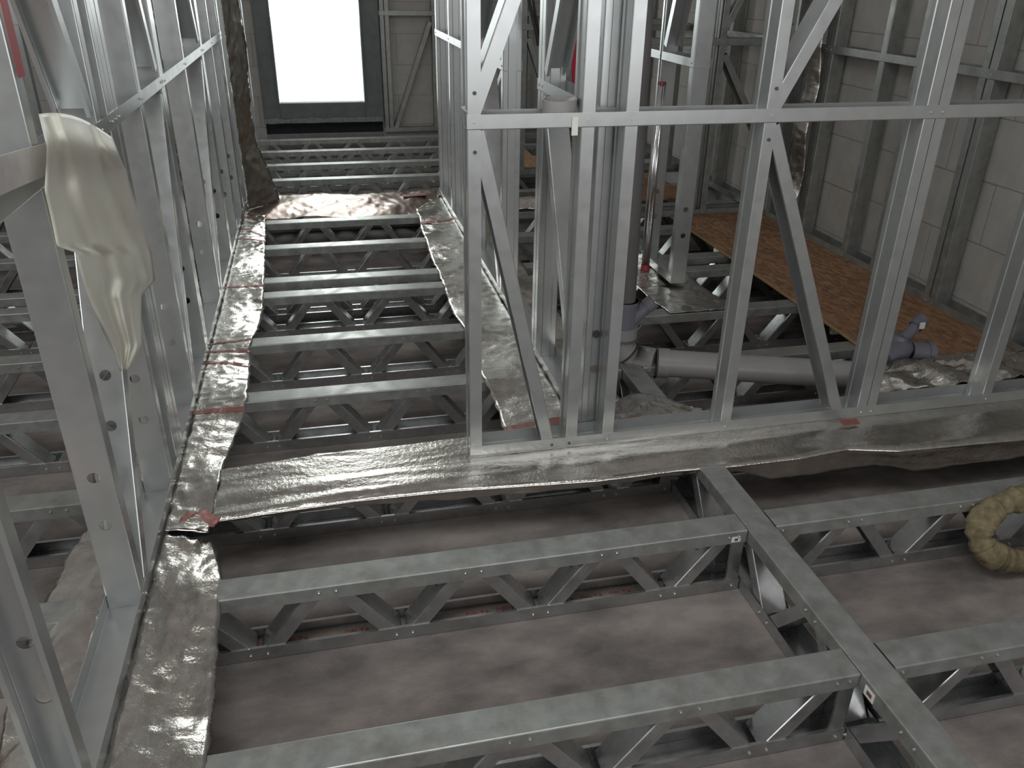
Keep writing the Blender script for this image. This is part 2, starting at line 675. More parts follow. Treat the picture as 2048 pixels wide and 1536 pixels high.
# girder running away from the camera
gx = 1.042
g = thing('floor_girder', 'long lattice girder running diagonally away at lower right, crossing the joists', 'girder', (gx, 1.6, FZ))
member('top_chord', g, (gx, 0.45, 0.0012), (gx, 3.0, 0.0012), (0, 0, 1), STEELD, w=0.077, lip=0)
member('bottom_chord', g, (gx, 0.45, FZ), (gx, 3.0, FZ), (0, 0, -1), STEEL, w=0.077, lip=0)
sc = []
for k in range(-3, 5):
    yt = 1.600 + 0.35 * k
    for sgn in (-1, 1):
        a = Vector((gx, yt + sgn * 0.016, -0.006))
        b_ = Vector((gx, yt + sgn * 0.159, FZ + 0.006))
        if min(a.y, b_.y) < 0.5 or max(a.y, b_.y) > 2.97:
            continue
        d = (b_ - a).normalized()
        n_ = Vector((1, 0, 0)).cross(d)
        if n_.z < 0:
            n_ = -n_
        member('web_member', g, a + n_ * DF / 2 + d * 0.015, b_ + n_ * DF / 2 - d * 0.006, n_, STEEL, w=DW, f=DF, lip=0.006)
        sc.append((gx - 0.0388, yt + sgn * 0.020, -0.017))
        sc.append((gx - 0.0388, yt + sgn * 0.155, FZ + 0.017))
screws(g, sc, (-1, 0, 0))

# stickers on joist end and girder
t = tag(box('sticker', (0.958, 1.5555, -0.033), (0.984, 1.5567, -0.017), PAPER), 'small white sticker with red print on the joist end post beside the girder', 'sticker')
box('red_mark', (0.966, 1.5550, -0.029), (0.976, 1.5556, -0.021), RED, t)
t = tag(box('sticker', (1.0020, 1.005, -0.034), (1.0031, 1.036, -0.010), PAPER), 'small white sticker on the side of the long girder near the foreground joist', 'sticker')
box('red_mark', (1.0014, 1.012, -0.027), (1.0021, 1.028, -0.017), RED, t)

# ------------------------------------------------------------------ wall frames
TOPZ = 1.93
NZ = 0.948


def frame_y(label, x0, y0, y1, studs, name='wall_frame', mat=STEELW, braces=(), group=None, nog=True, nogs=None, face=1, holeset=True, gro=False, lowtrack=True, z0=0.003):
    """frame running in y, between x0 and x0+0.076. studs: list of (y, dir) with the web on the -y side when dir=-1"""
    xc = x0 + 0.038
    t = thing(name, label, 'frame', (xc, (y0 + y1) / 2, z0), group)
    if lowtrack:
        member('bottom_track', t, (xc, y0, z0), (xc, y1, z0), (0, 0, -1), mat, w=0.079, lip=0)
    member('top_track', t, (xc, y0, TOPZ), (xc, y1, TOPZ), (0, 0, 1), mat, w=0.079, lip=0)
    ys = []
    for (y, dr) in studs:
        hs = [(0.225, 0.0125), (0.345, 0.0125)] if holeset else []
        member('stud', t, (xc, y, z0 + 0.002), (xc, y, TOPZ - 0.002), (0, dr, 0), mat, w=0.0755, f=0.036, groove=gro, holes=hs if not gro else ())
        ys.append((y, dr))
    if nog:
        for (na, nb) in (nogs or [(y0, y1)]):
            member('nogging', t, (xc, na, NZ), (xc, nb, NZ), (0, 0, -1), mat, w=0.0785, f=0.037, lip=0)
    for (p, q, n_) in braces:
        hb = [(0.10, 0.0125), (0.225, 0.0125), (0.355, 0.0125), (0.47, 0.0125)] if n_[2] > 0 and holeset and q[0] > p[0] else []
        member('brace', t, (xc, p[0], p[1]), (xc, q[0], q[1]), n_, mat, w=0.0745, f=0.037, holes=hb)
    sc = []
    fx = x0 + 0.0795 if face > 0 else x0 - 0.0015
    for (y, dr) in ys:
        yy = y - dr * 0.018
        sc += [(fx, yy, z0 + 0.018), (fx, yy, NZ + 0.018)]
    screws(t, sc, (face, 0, 0), SCREWD if not face else SCREW, 0.0038)
    return t


def frame_x(label, y0, x0, x1, studs, name='wall_frame', mat=STEELW, braces=(), nog=True, z0=0.003, noglen=None, bn=1, group=None):
    yc = y0 + 0.038
    t = thing(name, label, 'frame', ((x0 + x1) / 2, yc, z0), group)
    member('bottom_track', t, (x0, yc, z0), (x1, yc, z0), (0, 0, -1), mat, w=0.079, lip=0)
    member('top_track', t, (x0, yc, TOPZ), (x1, yc, TOPZ), (0, 0, 1), mat, w=0.079, lip=0)
    sc = []
    for (x, dr) in studs:
        member('stud', t, (x, yc, z0 + 0.002), (x, yc, TOPZ - 0.002), (dr, 0, 0), mat, w=0.0755, f=0.0352, groove=True)
        xx = x - dr * 0.018
        sc += [(xx, y0 - 0.0015, z0 + 0.018), (xx, y0 - 0.0015, NZ + 0.018)]
    if nog:
        member('nogging', t, (x0, yc, NZ), (x1, yc, NZ), (0, 0, -1), mat, w=0.0785, f=0.037, lip=0)
    for (p, q, n_) in braces:
        member('brace', t, (p[0], yc, p[1]), (q[0], yc, q[1]), n_, mat, w=0.0745, f=0.036)
        for (bx, bz) in (p, q):
            pass
    screws(t, sc, (0, -1, 0), SCREW, 0.0042)
    return t, sc


def brc(p, q, up=True):
    """returns brace tuple with centre line p->q in the plane and web normal pointing up (or down)"""
    d = Vector((q[0] - p[0], q[1] - p[1]))
    d.normalize()
    n_ = Vector((-d.y, d.x))
    if (n_.y < 0) == up:
        n_ = -n_
    off = n_ * 0.018
    return (Vector(p) + off, Vector(q) + off, n_)


def by(p, q, up=True):
    a, b_, n_ = brc(p, q, up)
    return ((a.x, a.y), (b_.x, b_.y), (0, n_.x, n_.y))


def bx(p, q, up=True):
    a, b_, n_ = brc(p, q, up)
    return ((a.x, a.y), (b_.x, b_.y), (n_.x, 0, n_.y))


# left frame
left = frame_y('galvanised stud frame with diagonal braces along the left side of the corridor', -0.560, 0.9, 5.05,
        [(1.102, 1), (1.575, -1), (2.045, -1), (2.158, -1), (2.232, 1), (2.236, -1), (2.555, -1), (2.930, -1), (3.004, 1), (3.50, -1), (4.08, -1), (4.154, 1), (4.50, -1), (4.90, -1), (5.04, 1)],
        braces=[by((1.640, 0.035), (2.030, 0.93)), by((2.02, 1.01), (1.62, 1.86)),
                by((2.60, 0.035), (2.925, 0.93)), by((2.90, 1.01), (2.56, 1.86)),
                by((3.58, 0.035), (4.05, 0.93)), by((4.05, 1.01), (3.60, 1.86))])
# red tape on the second stud, markings
tag(box('red_tape', (-0.4805, 1.579, 1.13), (-0.4790, 1.612, 1.40), REDT), 'dark red tape strip stuck high on the nearest tall left stud', 'tape')
# bent end of the nogging pointing at the camera
verts = []
faces = []
NN = 10
for i in range(NN + 1):
    u_ = i / NN
    y = 1.735 - 0.50 * u_
    x = -0.476 + 0.004 * u_ ** 2
    z = 0.950 + 0.062 * u_ - 0.012 * u_ ** 2
    for (dx, dz) in ((0, 0.0), (0, 0.053), (-0.003, 0.053), (-0.003, 0.0)):
        if i == 0:
            dz = dz * 0.75 + 0.008
        verts.append((x + dx, y, z + dz))
for i in range(NN):
    for k in range(4):
        j = (k + 1) % 4
        faces.append((i * 4 + k, i * 4 + 4 + k, i * 4 + 4 + j, i * 4 + j))
faces += [(0, 1, 2, 3), (NN * 4 + 3, NN * 4 + 2, NN * 4 + 1, NN * 4)]
o = link('bent_strap', mesh('bent_strap', verts, faces, plain('pale_strap', (0.56, 0.52, 0.52), 0.45, 0.3)))
tag(o, 'pale flat metal strap end sticking out at the left edge in front of the stud', 'strap')

# far part of the left frame beyond the bend
frame_y('far stud frame left of the window, behind the hanging foil', -0.560, 5.30, 6.85,
        [(5.30, -1), (5.38, 1), (5.85, -1), (6.3, -1), (6.8, -1)],
        braces=[by((5.9, 0.035), (6.26, 0.93))], nog=False, holeset=False)
# a parallel frame in the room on the left
frame_x('stud frame across the far end of the left room, behind the left frame', 6.2, -2.3, -0.60,
        [(-2.28, -1), (-1.85, -1), (-1.42, -1), (-0.98, -1), (-0.66, 1)],
        braces=[bx((-1.38, 0.04), (-1.02, 0.93)), bx((-1.02, 1.01), (-1.38, 1.86))])
frame_y('stud frame far out on the left, parallel to the left frame', -2.40, 2.2, 6.1,
        [(2.2, -1), (2.7, -1), (3.2, -1), (3.7, -1), (4.2, -1), (4.7, -1), (5.2, -1), (5.7, -1)], holeset=False)

# cross frame in the middle
midf, msc = frame_x('large stud frame with inverted V braces standing on the long foil strip', 2.045, 0.350, 2.60,
        [(0.350, -1), (0.643, -1), (0.759, -1), (1.150, -1), (1.634, -1), (1.7068, 1), (2.112, -1), (2.59, 1)],
        braces=[bx((0.378, 0.945), (0.590, 0.025)), bx((0.365, 0.985), (0.70, 1.86)),
                bx((1.180, 0.94), (1.568, 0.025)), bx((1.175, 0.99), (1.60, 1.86)),
                bx((2.16, 0.90), (2.55, 0.03))])
screws(midf, [(0.3695, 2.0435, 0.895), (0.3695, 2.0435, 1.035), (1.170, 2.0435, 1.035), (1.170, 2.0435, 0.905), (0.60, 2.0435, 0.020), (0.655, 2.0435, 0.02)], (0, -1, 0), SCREWD, 0.0048)

# frame between corridor and drain pipe
frame_y('stud frame with leaning brace on the right side of the foil corridor, behind the large frame', 0.7155, 2.125, 5.28,
        [(2.128, -1), (2.70, -1), (2.778, 1), (3.33, -1), (4.07, -1), (4.72, -1), (5.22, -1)],
        braces=[by((2.225, 0.035), (2.71, 0.93)), by((2.69, 1.01), (2.21, 1.86)),
                by((3.40, 0.035), (3.85, 0.93)), by((4.03, 1.01), (3.45, 1.86))], nogs=[(2.125, 2.78), (3.33, 5.28)], gro=True, holeset=False, face=-1)
# solid discs imitate punched holes: one in painted shade, one in foil colour
for zz, mm in ((0.337, PIPED), (0.222, plain('foil_seen_through', (0.45, 0.38, 0.33), 0.3, 0.9))):
    bm = bmesh.new()
    tube_bm(bm, (0.748, 2.1262, zz), (0.748, 2.1285, zz), 0.0118, 0.0118, 18)
    o = bm_obj('hole_disc', bm, mm)
    par = [x for x in bpy.data.objects if x.get('label', '').startswith('stud frame with leaning brace')][0]
    o.parent = par
    o.location = -Vector(par.location)

# right room partition on the foil patch
frame_y('two-stud partition standing on the square foil patch, right of the bright tube', 1.534, 3.37, 4.42,
        [(3.374, -1), (3.72, -1), (4.05, -1), (4.38, 1)],
        braces=[by((3.70, 1.01), (3.43, 1.86))], face=-1, mat=STEELW)
# back right cross frame
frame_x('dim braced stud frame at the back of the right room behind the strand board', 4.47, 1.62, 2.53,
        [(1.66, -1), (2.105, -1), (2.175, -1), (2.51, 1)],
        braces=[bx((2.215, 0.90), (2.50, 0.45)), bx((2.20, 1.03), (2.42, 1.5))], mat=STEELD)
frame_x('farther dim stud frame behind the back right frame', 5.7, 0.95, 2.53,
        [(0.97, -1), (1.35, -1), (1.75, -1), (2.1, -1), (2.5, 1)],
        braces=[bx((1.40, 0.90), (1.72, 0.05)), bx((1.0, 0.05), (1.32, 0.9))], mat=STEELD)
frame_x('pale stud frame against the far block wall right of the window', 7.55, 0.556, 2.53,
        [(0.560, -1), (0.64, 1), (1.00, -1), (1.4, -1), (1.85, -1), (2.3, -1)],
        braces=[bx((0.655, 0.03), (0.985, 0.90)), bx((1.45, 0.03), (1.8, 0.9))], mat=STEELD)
frame_y('stud frame fixed along the right block wall, with paired flanges', 2.555, 1.35, 4.42,
        [(1.40, -1), (1.50, -1), (1.95, -1), (2.42, -1), (2.86, -1), (2.94, 1), (3.27, -1), (3.34, 1), (3.55, -1), (3.97, -1), (4.05, 1), (4.38, 1)],
        mat=STEELD, face=-1, holeset=False)
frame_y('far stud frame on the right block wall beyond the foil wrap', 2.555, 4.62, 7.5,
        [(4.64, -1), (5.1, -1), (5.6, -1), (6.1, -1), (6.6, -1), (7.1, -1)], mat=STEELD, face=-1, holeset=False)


# ------------------------------------------------------------------ foil sheets
def crumple(p, amp, sc=14.0, seed=0.0):
    if isinstance(sc, tuple):
        q = Vector((p[0] * sc[0], p[1] * sc[1], p[2] * sc[2]))
    else:
        q = Vector(p) * sc
    q = q + Vector((seed, seed * 1.7, seed * 0.6))
    w_ = noise.noise_vector(q * 0.8) * 0.6
    v1 = abs(noise.noise(q + w_)) * 2.2
    v2 = abs(noise.noise(q * 2.1 + w_ * 2 + Vector((5, 1, 2)))) * 2.0
    v3 = abs(noise.noise(q * 4.3 + Vector((9, 4, 7)))) * 1.6
    return amp * (1.0 - (v1 * 0.5 + v2 * 0.32 + v3 * 0.18))


def sheet(name, fn, nu, nv, mat, label, cat, amp=0.006, sc=14, seed=0, th=0.0008, edge=0.008, group=None, parent=None, up=Vector((0, 0, 1))):
    """fn(u, v) -> world point; the long edges v=0 and v=1 wander"""
    pts = []
    for i in range(nu + 1):
        for j in range(nv + 1):
            u_ = i / nu
            v_ = j / nv
            p = Vector(fn(u_, v_))
            e = 1e-3
            du = Vector(fn(min(1, u_ + e), v_)) - Vector(fn(max(0, u_ - e), v_))
            dv = Vector(fn(u_, min(1, v_ + e))) - Vector(fn(u_, max(0, v_ - e)))
            nn = du.cross(dv)
            nn = nn.normalized() if nn.length > 1e-12 else up
            if nn.dot(up) < 0:
                nn = -nn
            c = crumple(p, amp, sc, seed)
            p = p + nn * (c + amp * 0.2)
            if j in (0, nv) and edge:
                s_ = 1 if j == nv else -1
                p = p + dv.normalized() * s_ * edge * noise.noise(Vector((p.x * 22 + seed, p.y * 22, 3.1)))
            pts.append((p, nn))
    org = pts[0][0].copy()
    V = [p - org for p, n_ in pts]
    Vb = [p - org - n_ * th for p, n_ in pts]
    F = []
    K = nv + 1
    for i in range(nu):
        for j in range(nv):
            F.append((i * K + j, (i + 1) * K + j, (i + 1) * K + j + 1, i * K + j + 1))
    off = len(V)
    Fb = [tuple(off + k for k in f[::-1]) for f in F]
    border = [i * K for i in range(nu + 1)] + [nu * K + j for j in range(1, nv + 1)] + [i * K + nv for i in range(nu - 1, -1, -1)] + [j for j in range(nv - 1, 0, -1)]
    side = []
    for a in range(len(border)):
        b_ = (a + 1) % len(border)
        side.append((border[b_], border[a], off + border[a], off + border[b_]))
    me = mesh(name, V + Vb, F + Fb + side, mat, True)
    o = link(name, me, org, parent)
    if label:
        tag(o, label, cat, group)
    return o, pts


def lerp(tab, x):
    if x <= tab[0][0]:
        return tab[0][1]
    for (a, va), (b_, vb) in zip(tab, tab[1:]):
        if x <= b_:
            t_ = (x - a) / (b_ - a)
            return va + (vb - va) * t_
    return tab[-1][1]


# left corridor strip
REo = [(0.9, -0.30), (1.1, -0.305), (1.4, -0.318), (1.65, -0.322), (1.80, -0.36), (1.84, -0.375), (1.95, -0.365), (2.2, -0.362), (2.4, -0.335), (2.56, -0.318), (2.98, -0.335), (3.3, -0.312), (3.51, -0.307), (4.15, -0.33), (5.0, -0.363)]


def sagj(y, amt=0.012):
    js = [1.093, 1.595, 2.068, 2.578, 3.05, 3.568, 3.763, 4.284, 4.768, 5.268]
    d = min(abs(y - j) for j in js)
    return -amt * min(1, max(0, (d - 0.035) / 0.12))


def f_left(u_, v_):
    y = 1.845 + (5.0 - 1.845) * u_
    xo = lerp(REo, y)
    x = -0.481 + (xo + 0.481) * v_
    return (x, y, 0.0035 + sagj(y, 0.022) * v_ ** 1.5)


fl, _p = sheet('foil_strip', f_left, 320, 16, FOIL, 'crumpled foil strip with red bands running down the left edge of the corridor', 'foil', amp=0.0065, sc=17, seed=3)


def f_left_near(u_, v_):
    y = 0.75 + (1.83 - 0.75) * u_
    xo = lerp(REo, y)
    x = -0.481 + (xo + 0.481) * v_
    return (x, y, 0.0035 + sagj(y, 0.030) * v_ - 0.012 * v_ ** 3)


sheet('foil_strip', f_left_near, 120, 16, FOIL, 'near crumpled foil strip at lower left beside the bottom track', 'foil', amp=0.009, sc=(22, 9, 12), seed=9)


def f_left_out(u_, v_):
    y = 0.85 + (2.25 - 0.85) * u_
    x = -0.57 - (0.135 + 0.02 * math.sin(y * 9)) * v_
    return (x, y, 0.0035 - 0.05 * v_ ** 2 * (0.6 + 0.4 * math.sin(y * 13)))


sheet('foil_strip', f_left_out, 120, 14, FOIL, 'sagging foil strip on the outer left side of the left frame', 'foil', amp=0.012, sc=9, seed=21)


def bandz(fn, ya, yb, nm='red_band', parent=None, seed=3, amp=0.0065, sc=17, slope=0.0, lo=0.0, hi=1.0, y0=1.845, y1=5.0):
    V = []
    F = []
    NV = 16
    for j in range(NV + 1):
        v_ = lo + (hi - lo) * j / NV
        for k in (0, 1):
            yy = (ya if k == 0 else yb) + slope * v_
            u_ = (yy - y0) / (y1 - y0)
            p = Vector(fn(u_, v_))
            c = crumple(p, amp, sc, seed)
            p.z += c + amp * 0.2 + 0.0012
            V.append(p - Vector(parent.location))
    for j in range(NV):
        F.append((2 * j, 2 * j + 2, 2 * j + 3, 2 * j + 1))
    o = link(nm, mesh(nm, V, F, RED), parent.location, parent)
    md = o.modifiers.new('thick', 'SOLIDIFY')
    md.thickness = 0.0006
    return o


for (ya, w_, sl) in ((2.47, 0.028, 0.01), (2.86, 0.02, -0.01), (2.955, 0.016, 0.0), (3.03, 0.016, 0.02), (3.66, 0.02, 0.02), (4.42, 0.03, 0.0), (4.62, 0.03, -0.12), (4.84, 0.03, 0)):
    bandz(f_left, ya, ya + w_, parent=fl, slope=sl)


# right corridor strip
LEo = [(2.18, 0.487), (2.4, 0.50), (2.6, 0.485), (2.9, 0.50), (3.3, 0.485), (3.85, 0.492), (4.3, 0.50), (4.8, 0.52), (5.15, 0.54)]


def f_right(u_, v_):
    y = 2.16 + (5.15 - 2.16) * u_
    xo = lerp(LEo, y)
    x = 0.712 + (xo - 0.712) * v_
    return (x, y, 0.0035 + sagj(y, 0.022) * v_)


fr, _p = sheet('foil_strip', f_right, 280, 20, FOIL, 'smooth foil strip on the right edge of the corridor, ending in red lettering', 'foil', amp=0.004, sc=15, seed=30)
bandz(f_right, 2.185, 2.235, parent=fr, seed=30, amp=0.004, sc=15, y0=2.16, y1=5.15)
bandz(f_right, 4.62, 4.65, parent=fr, seed=30, amp=0.004, sc=15, y0=2.16, y1=5.15)


# crossing strip at the bend
def f_cross(u_, v_):
    x = -0.47 + 1.17 * u_
    y = 5.33 - 0.44 * v_ + 0.03 * math.sin(u_ * 7)
    return (x, y, 0.004 - 0.035 * v_ ** 2 + 0.004 * math.sin(u_ * 20 + v_ * 8))


fc, _p = sheet('foil_strip', f_cross, 110, 24, FOILB, 'brownish foil strip with red print lying across the corridor bend', 'foil', amp=0.008, sc=12, seed=40)
link('red_patch', mesh('red_patch', [(0, 0, 0), (0.15, 0.005, 0.004), (0.15, 0.06, 0.006), (0.0, 0.055, 0)], [(0, 1, 2, 3)], RED), (0.47, 5.16, 0.016), fc).modifiers.new('thick', 'SOLIDIFY').thickness = 0.0006


# long strip under the large frame
def mid_edge(x):
    # where the front edge lies
    return lerp([(-0.37, 1.885), (0.0, 1.905), (0.27, 1.90), (0.69, 1.867), (0.93, 1.872), (1.08, 1.862), (1.33, 1.862), (1.5, 1.88), (1.65, 1.84), (2.08, 1.825), (2.6, 1.85)], x)


def mid_back(x):
    return lerp([(-0.36, 2.125), (-0.1, 2.155), (0.35, 2.17), (0.6, 2.19), (1.2, 2.155), (1.7, 2.14), (2.6, 2.14)], x)


def f_mid(u_, v_):
    x = -0.37 + 2.97 * u_
    yb = mid_back(x)
    # v 0 = back, 1 = front edge
    if v_ < 0.35:
        return (x, yb + (2.03 - yb) * v_ / 0.35, 0.0018)
    ye = mid_edge(x)
    dp = lerp([(-0.37, 0.012), (0.0, 0.022), (0.3, 0.034), (0.7, 0.026), (1.0, 0.02), (1.15, 0.03), (1.25, 0.07), (1.5, 0.075), (1.6, 0.055), (1.75, 0.085), (2.1, 0.075), (2.6, 0.07)], x)
    dp += 0.006 * noise.noise(Vector((x * 13, 1, 1)))
    if v_ < 0.72:
        w_ = (v_ - 0.35) / 0.37
        return (x, 2.03 + (ye - 2.03) * w_, 0.0018 + 0.007 * math.sin(w_ * PI) * (1 + 0.5 * math.sin(x * 4.3)) + 0.004 * math.sin(w_ * 9 + x * 3) * w_)
    w_ = (v_ - 0.72) / 0.28
    an = min(w_ * 3.0, 1.0) * PI / 2
    rr = 0.008
    y = ye - rr * math.sin(an) + max(0, w_ - 0.33) * 0.02
    z = 0.0018 - rr * (1 - math.cos(an)) - max(0, w_ - 0.33) / 0.67 * dp
    return (x, y, z)


sheet('foil_strip', f_mid, 330, 52, FOIL, 'long foil strip draped over the joist in front of the large braced frame', 'foil', amp=0.0026, sc=(3, 17, 14), seed=55, edge=0.006)
o = link('red_patch', mesh('red_patch', [(-0.03, 0, 0), (0.03, 0.0, 0.0), (0.035, 0.03, 0.004), (-0.03, 0.03, 0.004)], [(0, 1, 2, 3)], RED), (1.575, 1.975, 0.020))
o.modifiers.new('thick', 'SOLIDIFY').thickness = 0.0006
tag(o, 'small red patch on the foil under the foot of the right brace', 'tape')


# bunched foil behind the right end of the frame
def f_rb(u_, v_):
    x = 1.74 + 0.86 * u_
    y = 2.162 + (0.03 + 0.18 * min(1, u_ * 3)) * v_
    return (x, y, 0.006 + 0.03 * math.sin(v_ * PI) + 0.012 * math.sin(x * 30 + v_ * 6))


sheet('foil_strip', f_rb, 90, 26, FOIL, 'bunched bright foil behind the right end of the large frame, touching the strand board', 'foil', amp=0.020, sc=(7, 24, 10), seed=70, edge=0.012)


# red crumpled scrap where the two left strips meet
def f_red(u_, v_):
    return (-0.445 + 0.085 * u_ + 0.02 * v_, 1.865 - 0.03 * u_ + 0.03 * v_ - 0.012 * math.sin(u_ * 9), 0.012 + 0.018 * math.sin(u_ * PI) * (1 - v_) + 0.01 * v_)


sheet('tape_scrap', f_red, 24, 8, plain('red_tape_scrap', (0.36, 0.16, 0.14), 0.5, 0.3), 'crumpled red tape scrap where the left foil strips meet the long foil strip', 'tape', amp=0.008, sc=40, seed=140)

# square patch
def f_sq(u_, v_):
    x = 1.385 + (0.275 + 0.05 * (1 - v_)) * u_
    y = 3.015 + 0.80 * v_
    return (x, y, 0.003 - 0.012 * math.sin(v_ * PI) * 1.0 + sagj(y, 0.01))


sheet('foil_patch', f_sq, 30, 70, FOIL, 'square crinkled foil patch under the partition beside the drain pipe', 'foil', amp=0.006, sc=18, seed=81)


# small torn piece beside girder top
def f_tp(u_, v_):
    return (0.86 + 0.36 * u_ - 0.05 * v_, 2.14 + (0.04 + 0.16 * math.sin(PI * min(1, u_ * 1.05))) * v_, 0.0035 + 0.004 * math.sin(u_ * 7) * v_)


sheet('foil_patch', f_tp, 40, 20, FOIL, 'torn foil piece behind the pair of studs, over the girder end', 'foil', amp=0.007, sc=20, seed=90, edge=0.012)
o = link('red_strip', mesh('red_strip', [(0, 0, 0), (0.11, 0.01, 0.0), (0.11, 0.03, 0.0), (0.0, 0.022, 0)], [(0, 1, 2, 3)], RED), (0.86, 2.155, 0.0095))
o.modifiers.new('thick', 'SOLIDIFY').thickness = 0.0006
tag(o, 'red printed strip at the foot of the third stud of the large frame', 'tape')


# strip left of the leaning stud frame inside right room
def f_in(u_, v_):
    y = 2.3 + 3.1 * u_
    return (0.80 + 0.12 * v_, y, 0.004 - 0.01 * v_ + 0.004 * math.sin(y * 17))


sheet('foil_strip', f_in, 150, 10, FOIL, 'narrow foil strip on the far side of the frame right of the corridor', 'foil', amp=0.006, sc=16, seed=95)


def f_br(u_, v_):
    return (0.93 + 0.55 * u_, 4.75 + 0.18 * v_, 0.01 + 0.05 * math.sin(v_ * PI))


sheet('foil_roll', f_br, 60, 20, FOIL, 'shiny ribbed foil roll lying on joists behind the large frame', 'foil', amp=0.008, sc=30, seed=97)


# vertical foil hung at the far end of the left frame
def f_vl(u_, v_):
    z = 0.0 + 1.75 * u_
    y = 5.08 + 0.16 * v_
    wob = 0.012 * math.sin(z * 9) * v_
    flare = 0.10 * max(0, 1 - u_ / 0.2) * v_
    return (-0.475 + wob * 0.6 + flare + 0.085 * v_, y, z)


sheet('hanging_foil', f_vl, 120, 12, FOIL, 'tall hanging foil strip at the corridor bend left of the window', 'foil', amp=0.013, sc=(20, 20, 11), seed=100, up=Vector((1, 0, 0)))


def f_vr(u_, v_):
    z = 0.12 + 1.5 * u_
    return (2.535 - 0.03 * math.sin(v_ * PI) - 0.012 * math.sin(z * 14), 4.02 + 0.14 * v_, z)


sheet('hanging_foil', f_vr, 110, 12, FOIL, 'tall crinkled foil wrapped on the back right corner stud', 'foil', amp=0.010, sc=14, seed=110, up=Vector((-1, 0, 0)))


def f_tri(u_, v_):
    return (1.0 + (0.20 * (1 - v_) + 0.03) * (u_ - 0.3), 4.95 + 0.10 * v_, 0.02 + 0.26 * v_)


sheet('foil_patch', f_tri, 24, 24, FOIL, 'upright triangular foil flap far behind the large frame', 'foil', amp=0.010, sc=14, seed=120, up=Vector((0, -1, 0)))


def f_loose(u_, v_):
    a = lerp([(0, 0.0), (1, 1.0)], u_)
    return (-0.70 - 0.05 * u_ + 0.10 * v_, 3.1 + 1.0 * a, -0.03 + 0.05 * math.sin(u_ * 9 + v_ * 2))


sheet('foil_strip', f_loose, 60, 12, FOIL, 'loose foil between joists on the outer side of the left frame, farther back', 'foil', amp=0.014, sc=12, seed=130)

# ------------------------------------------------------------------ strand boards
t = thing('strand_board', 'long reddish-brown strand board lying along the right wall frame', 'board', (2.26, 3.3, 0.002))
V = [(1.99, 2.25, 0), (2.552, 2.25, 0), (2.552, 4.46, 0), (1.985, 4.46, 0)]
bm = bmesh.new()
lo = [bm.verts.new((x, y, 0.0025)) for x, y, z in V]
hi = [bm.verts.new((x, y, 0.0125)) for x, y, z in V]
bm.faces.new(lo[::-1])
bm.faces.new(hi)
for i in range(4):
    j = (i + 1) % 4
    bm.faces.new((lo[i], lo[j], hi[j], hi[i]))
o = bm_obj('panel', bm, OSB)
o.parent = t
o.location = -Vector(t.location)
box('pale_edge', (1.982, 2.25, 0.0027), (1.9885, 4.46, 0.0123), OSBE, t)
tag(box('strand_board', (1.02, 5.85, 0.003), (1.6, 7.45, 0.013), OSB), 'distant strand board seen between the studs right of the corridor', 'board')
tag(box('strand_board', (1.9, 4.85, 0.003), (2.3, 5.6, 0.013), OSB), 'short strand board piece seen left of the partition stud', 'board')
# upright board at corridor end
bm = bmesh.new()
prof = [(0.80, 0.0), (0.86, 0.0), (0.96, 0.02), (0.96, 0.40), (0.90, 0.40), (0.85, 0.34), (0.815, 0.2)]
fr_ = [bm.verts.new((x, 5.62, z + 0.005)) for x, z in prof]
bk = [bm.verts.new((x, 5.632, z + 0.005)) for x, z in prof]
bm.faces.new(fr_)
bm.faces.new(bk[::-1])
for i in range(len(prof)):
    j = (i + 1) % len(prof)
    bm.faces.new((fr_[j], fr_[i], bk[i], bk[j]))
tag(bm_obj('strand_board', bm, OSBE), 'upright orange board offcut with curved edge at the right end of the far corridor', 'board')

# ------------------------------------------------------------------ drain pipes
RP = 0.051
t = thing('drain_pipe', 'thick grey drain pipe coming down and turning to run right over the joists', 'pipe', (1.1, 2.62, -0.05))


def prt(name, fn, mat, parent, smooth=False):
    bm = bmesh.new()
    fn(bm)
    o = bm_obj(name, bm, mat)
    o.parent = parent
    o.location = -Vector(parent.location)
    return o


dirp = Vector((1.657 - 1.164, 2.427 - 2.575, -0.012)).normalized()
base = Vector((1.135, 2.580, -0.001))
vx, vy = 1.032, 2.640
prt('riser', lambda bm: tube_bm(bm, (vx - 0.002, vy, 0.20), (vx - 0.045, vy, 1.9), 0.0395, None, 28), PIPE, t)
w = prt('branch_fitting', lambda bm: (tube_bm(bm, (vx, vy, 0.12), (vx, vy, 0.225), 0.0455, None, 28), tube_bm(bm, (vx, vy, 0.215), (vx, vy, 0.232), 0.0485, None, 28)), PIPEL, t)
prt('side_branch', lambda bm: (tube_bm(bm, (vx + 0.02, vy - 0.01, 0.150), (vx + 0.092, vy - 0.02, 0.222), 0.024, None, 22, 0.003), tube_bm(bm, (vx + 0.078, vy - 0.018, 0.208), (vx + 0.100, vy - 0.021, 0.230), 0.028, None, 22, 0.004)), PIPEL, t)
prt('upper_elbow', lambda bm: tube_bm(bm, (vx, vy, 0.088), (vx, vy, 0.130), 0.0535, None, 28), PIPE, t)
hd = Vector((dirp.x, dirp.y, 0))
el0 = Vector((vx, vy, 0.0))
p_el = [el0 + Vector((0, 0, 0.105)), el0 + Vector((0, 0, 0.09))]
for q_ in range(0, 91, 15):
    an = math.radians(q_)
    p_el.append(el0 + hd * 0.078 * (1 - math.cos(an)) + Vector((0, 0, 0.078 - 0.078 * math.sin(an))))
p_el.append(base + dirp * 0.014)
prt('riser', lambda bm: tube_bm(bm, (vx - 0.002, vy, 0.20), (vx - 0.045, vy, 1.9), 0.0395, None, 28), PIPE, t)
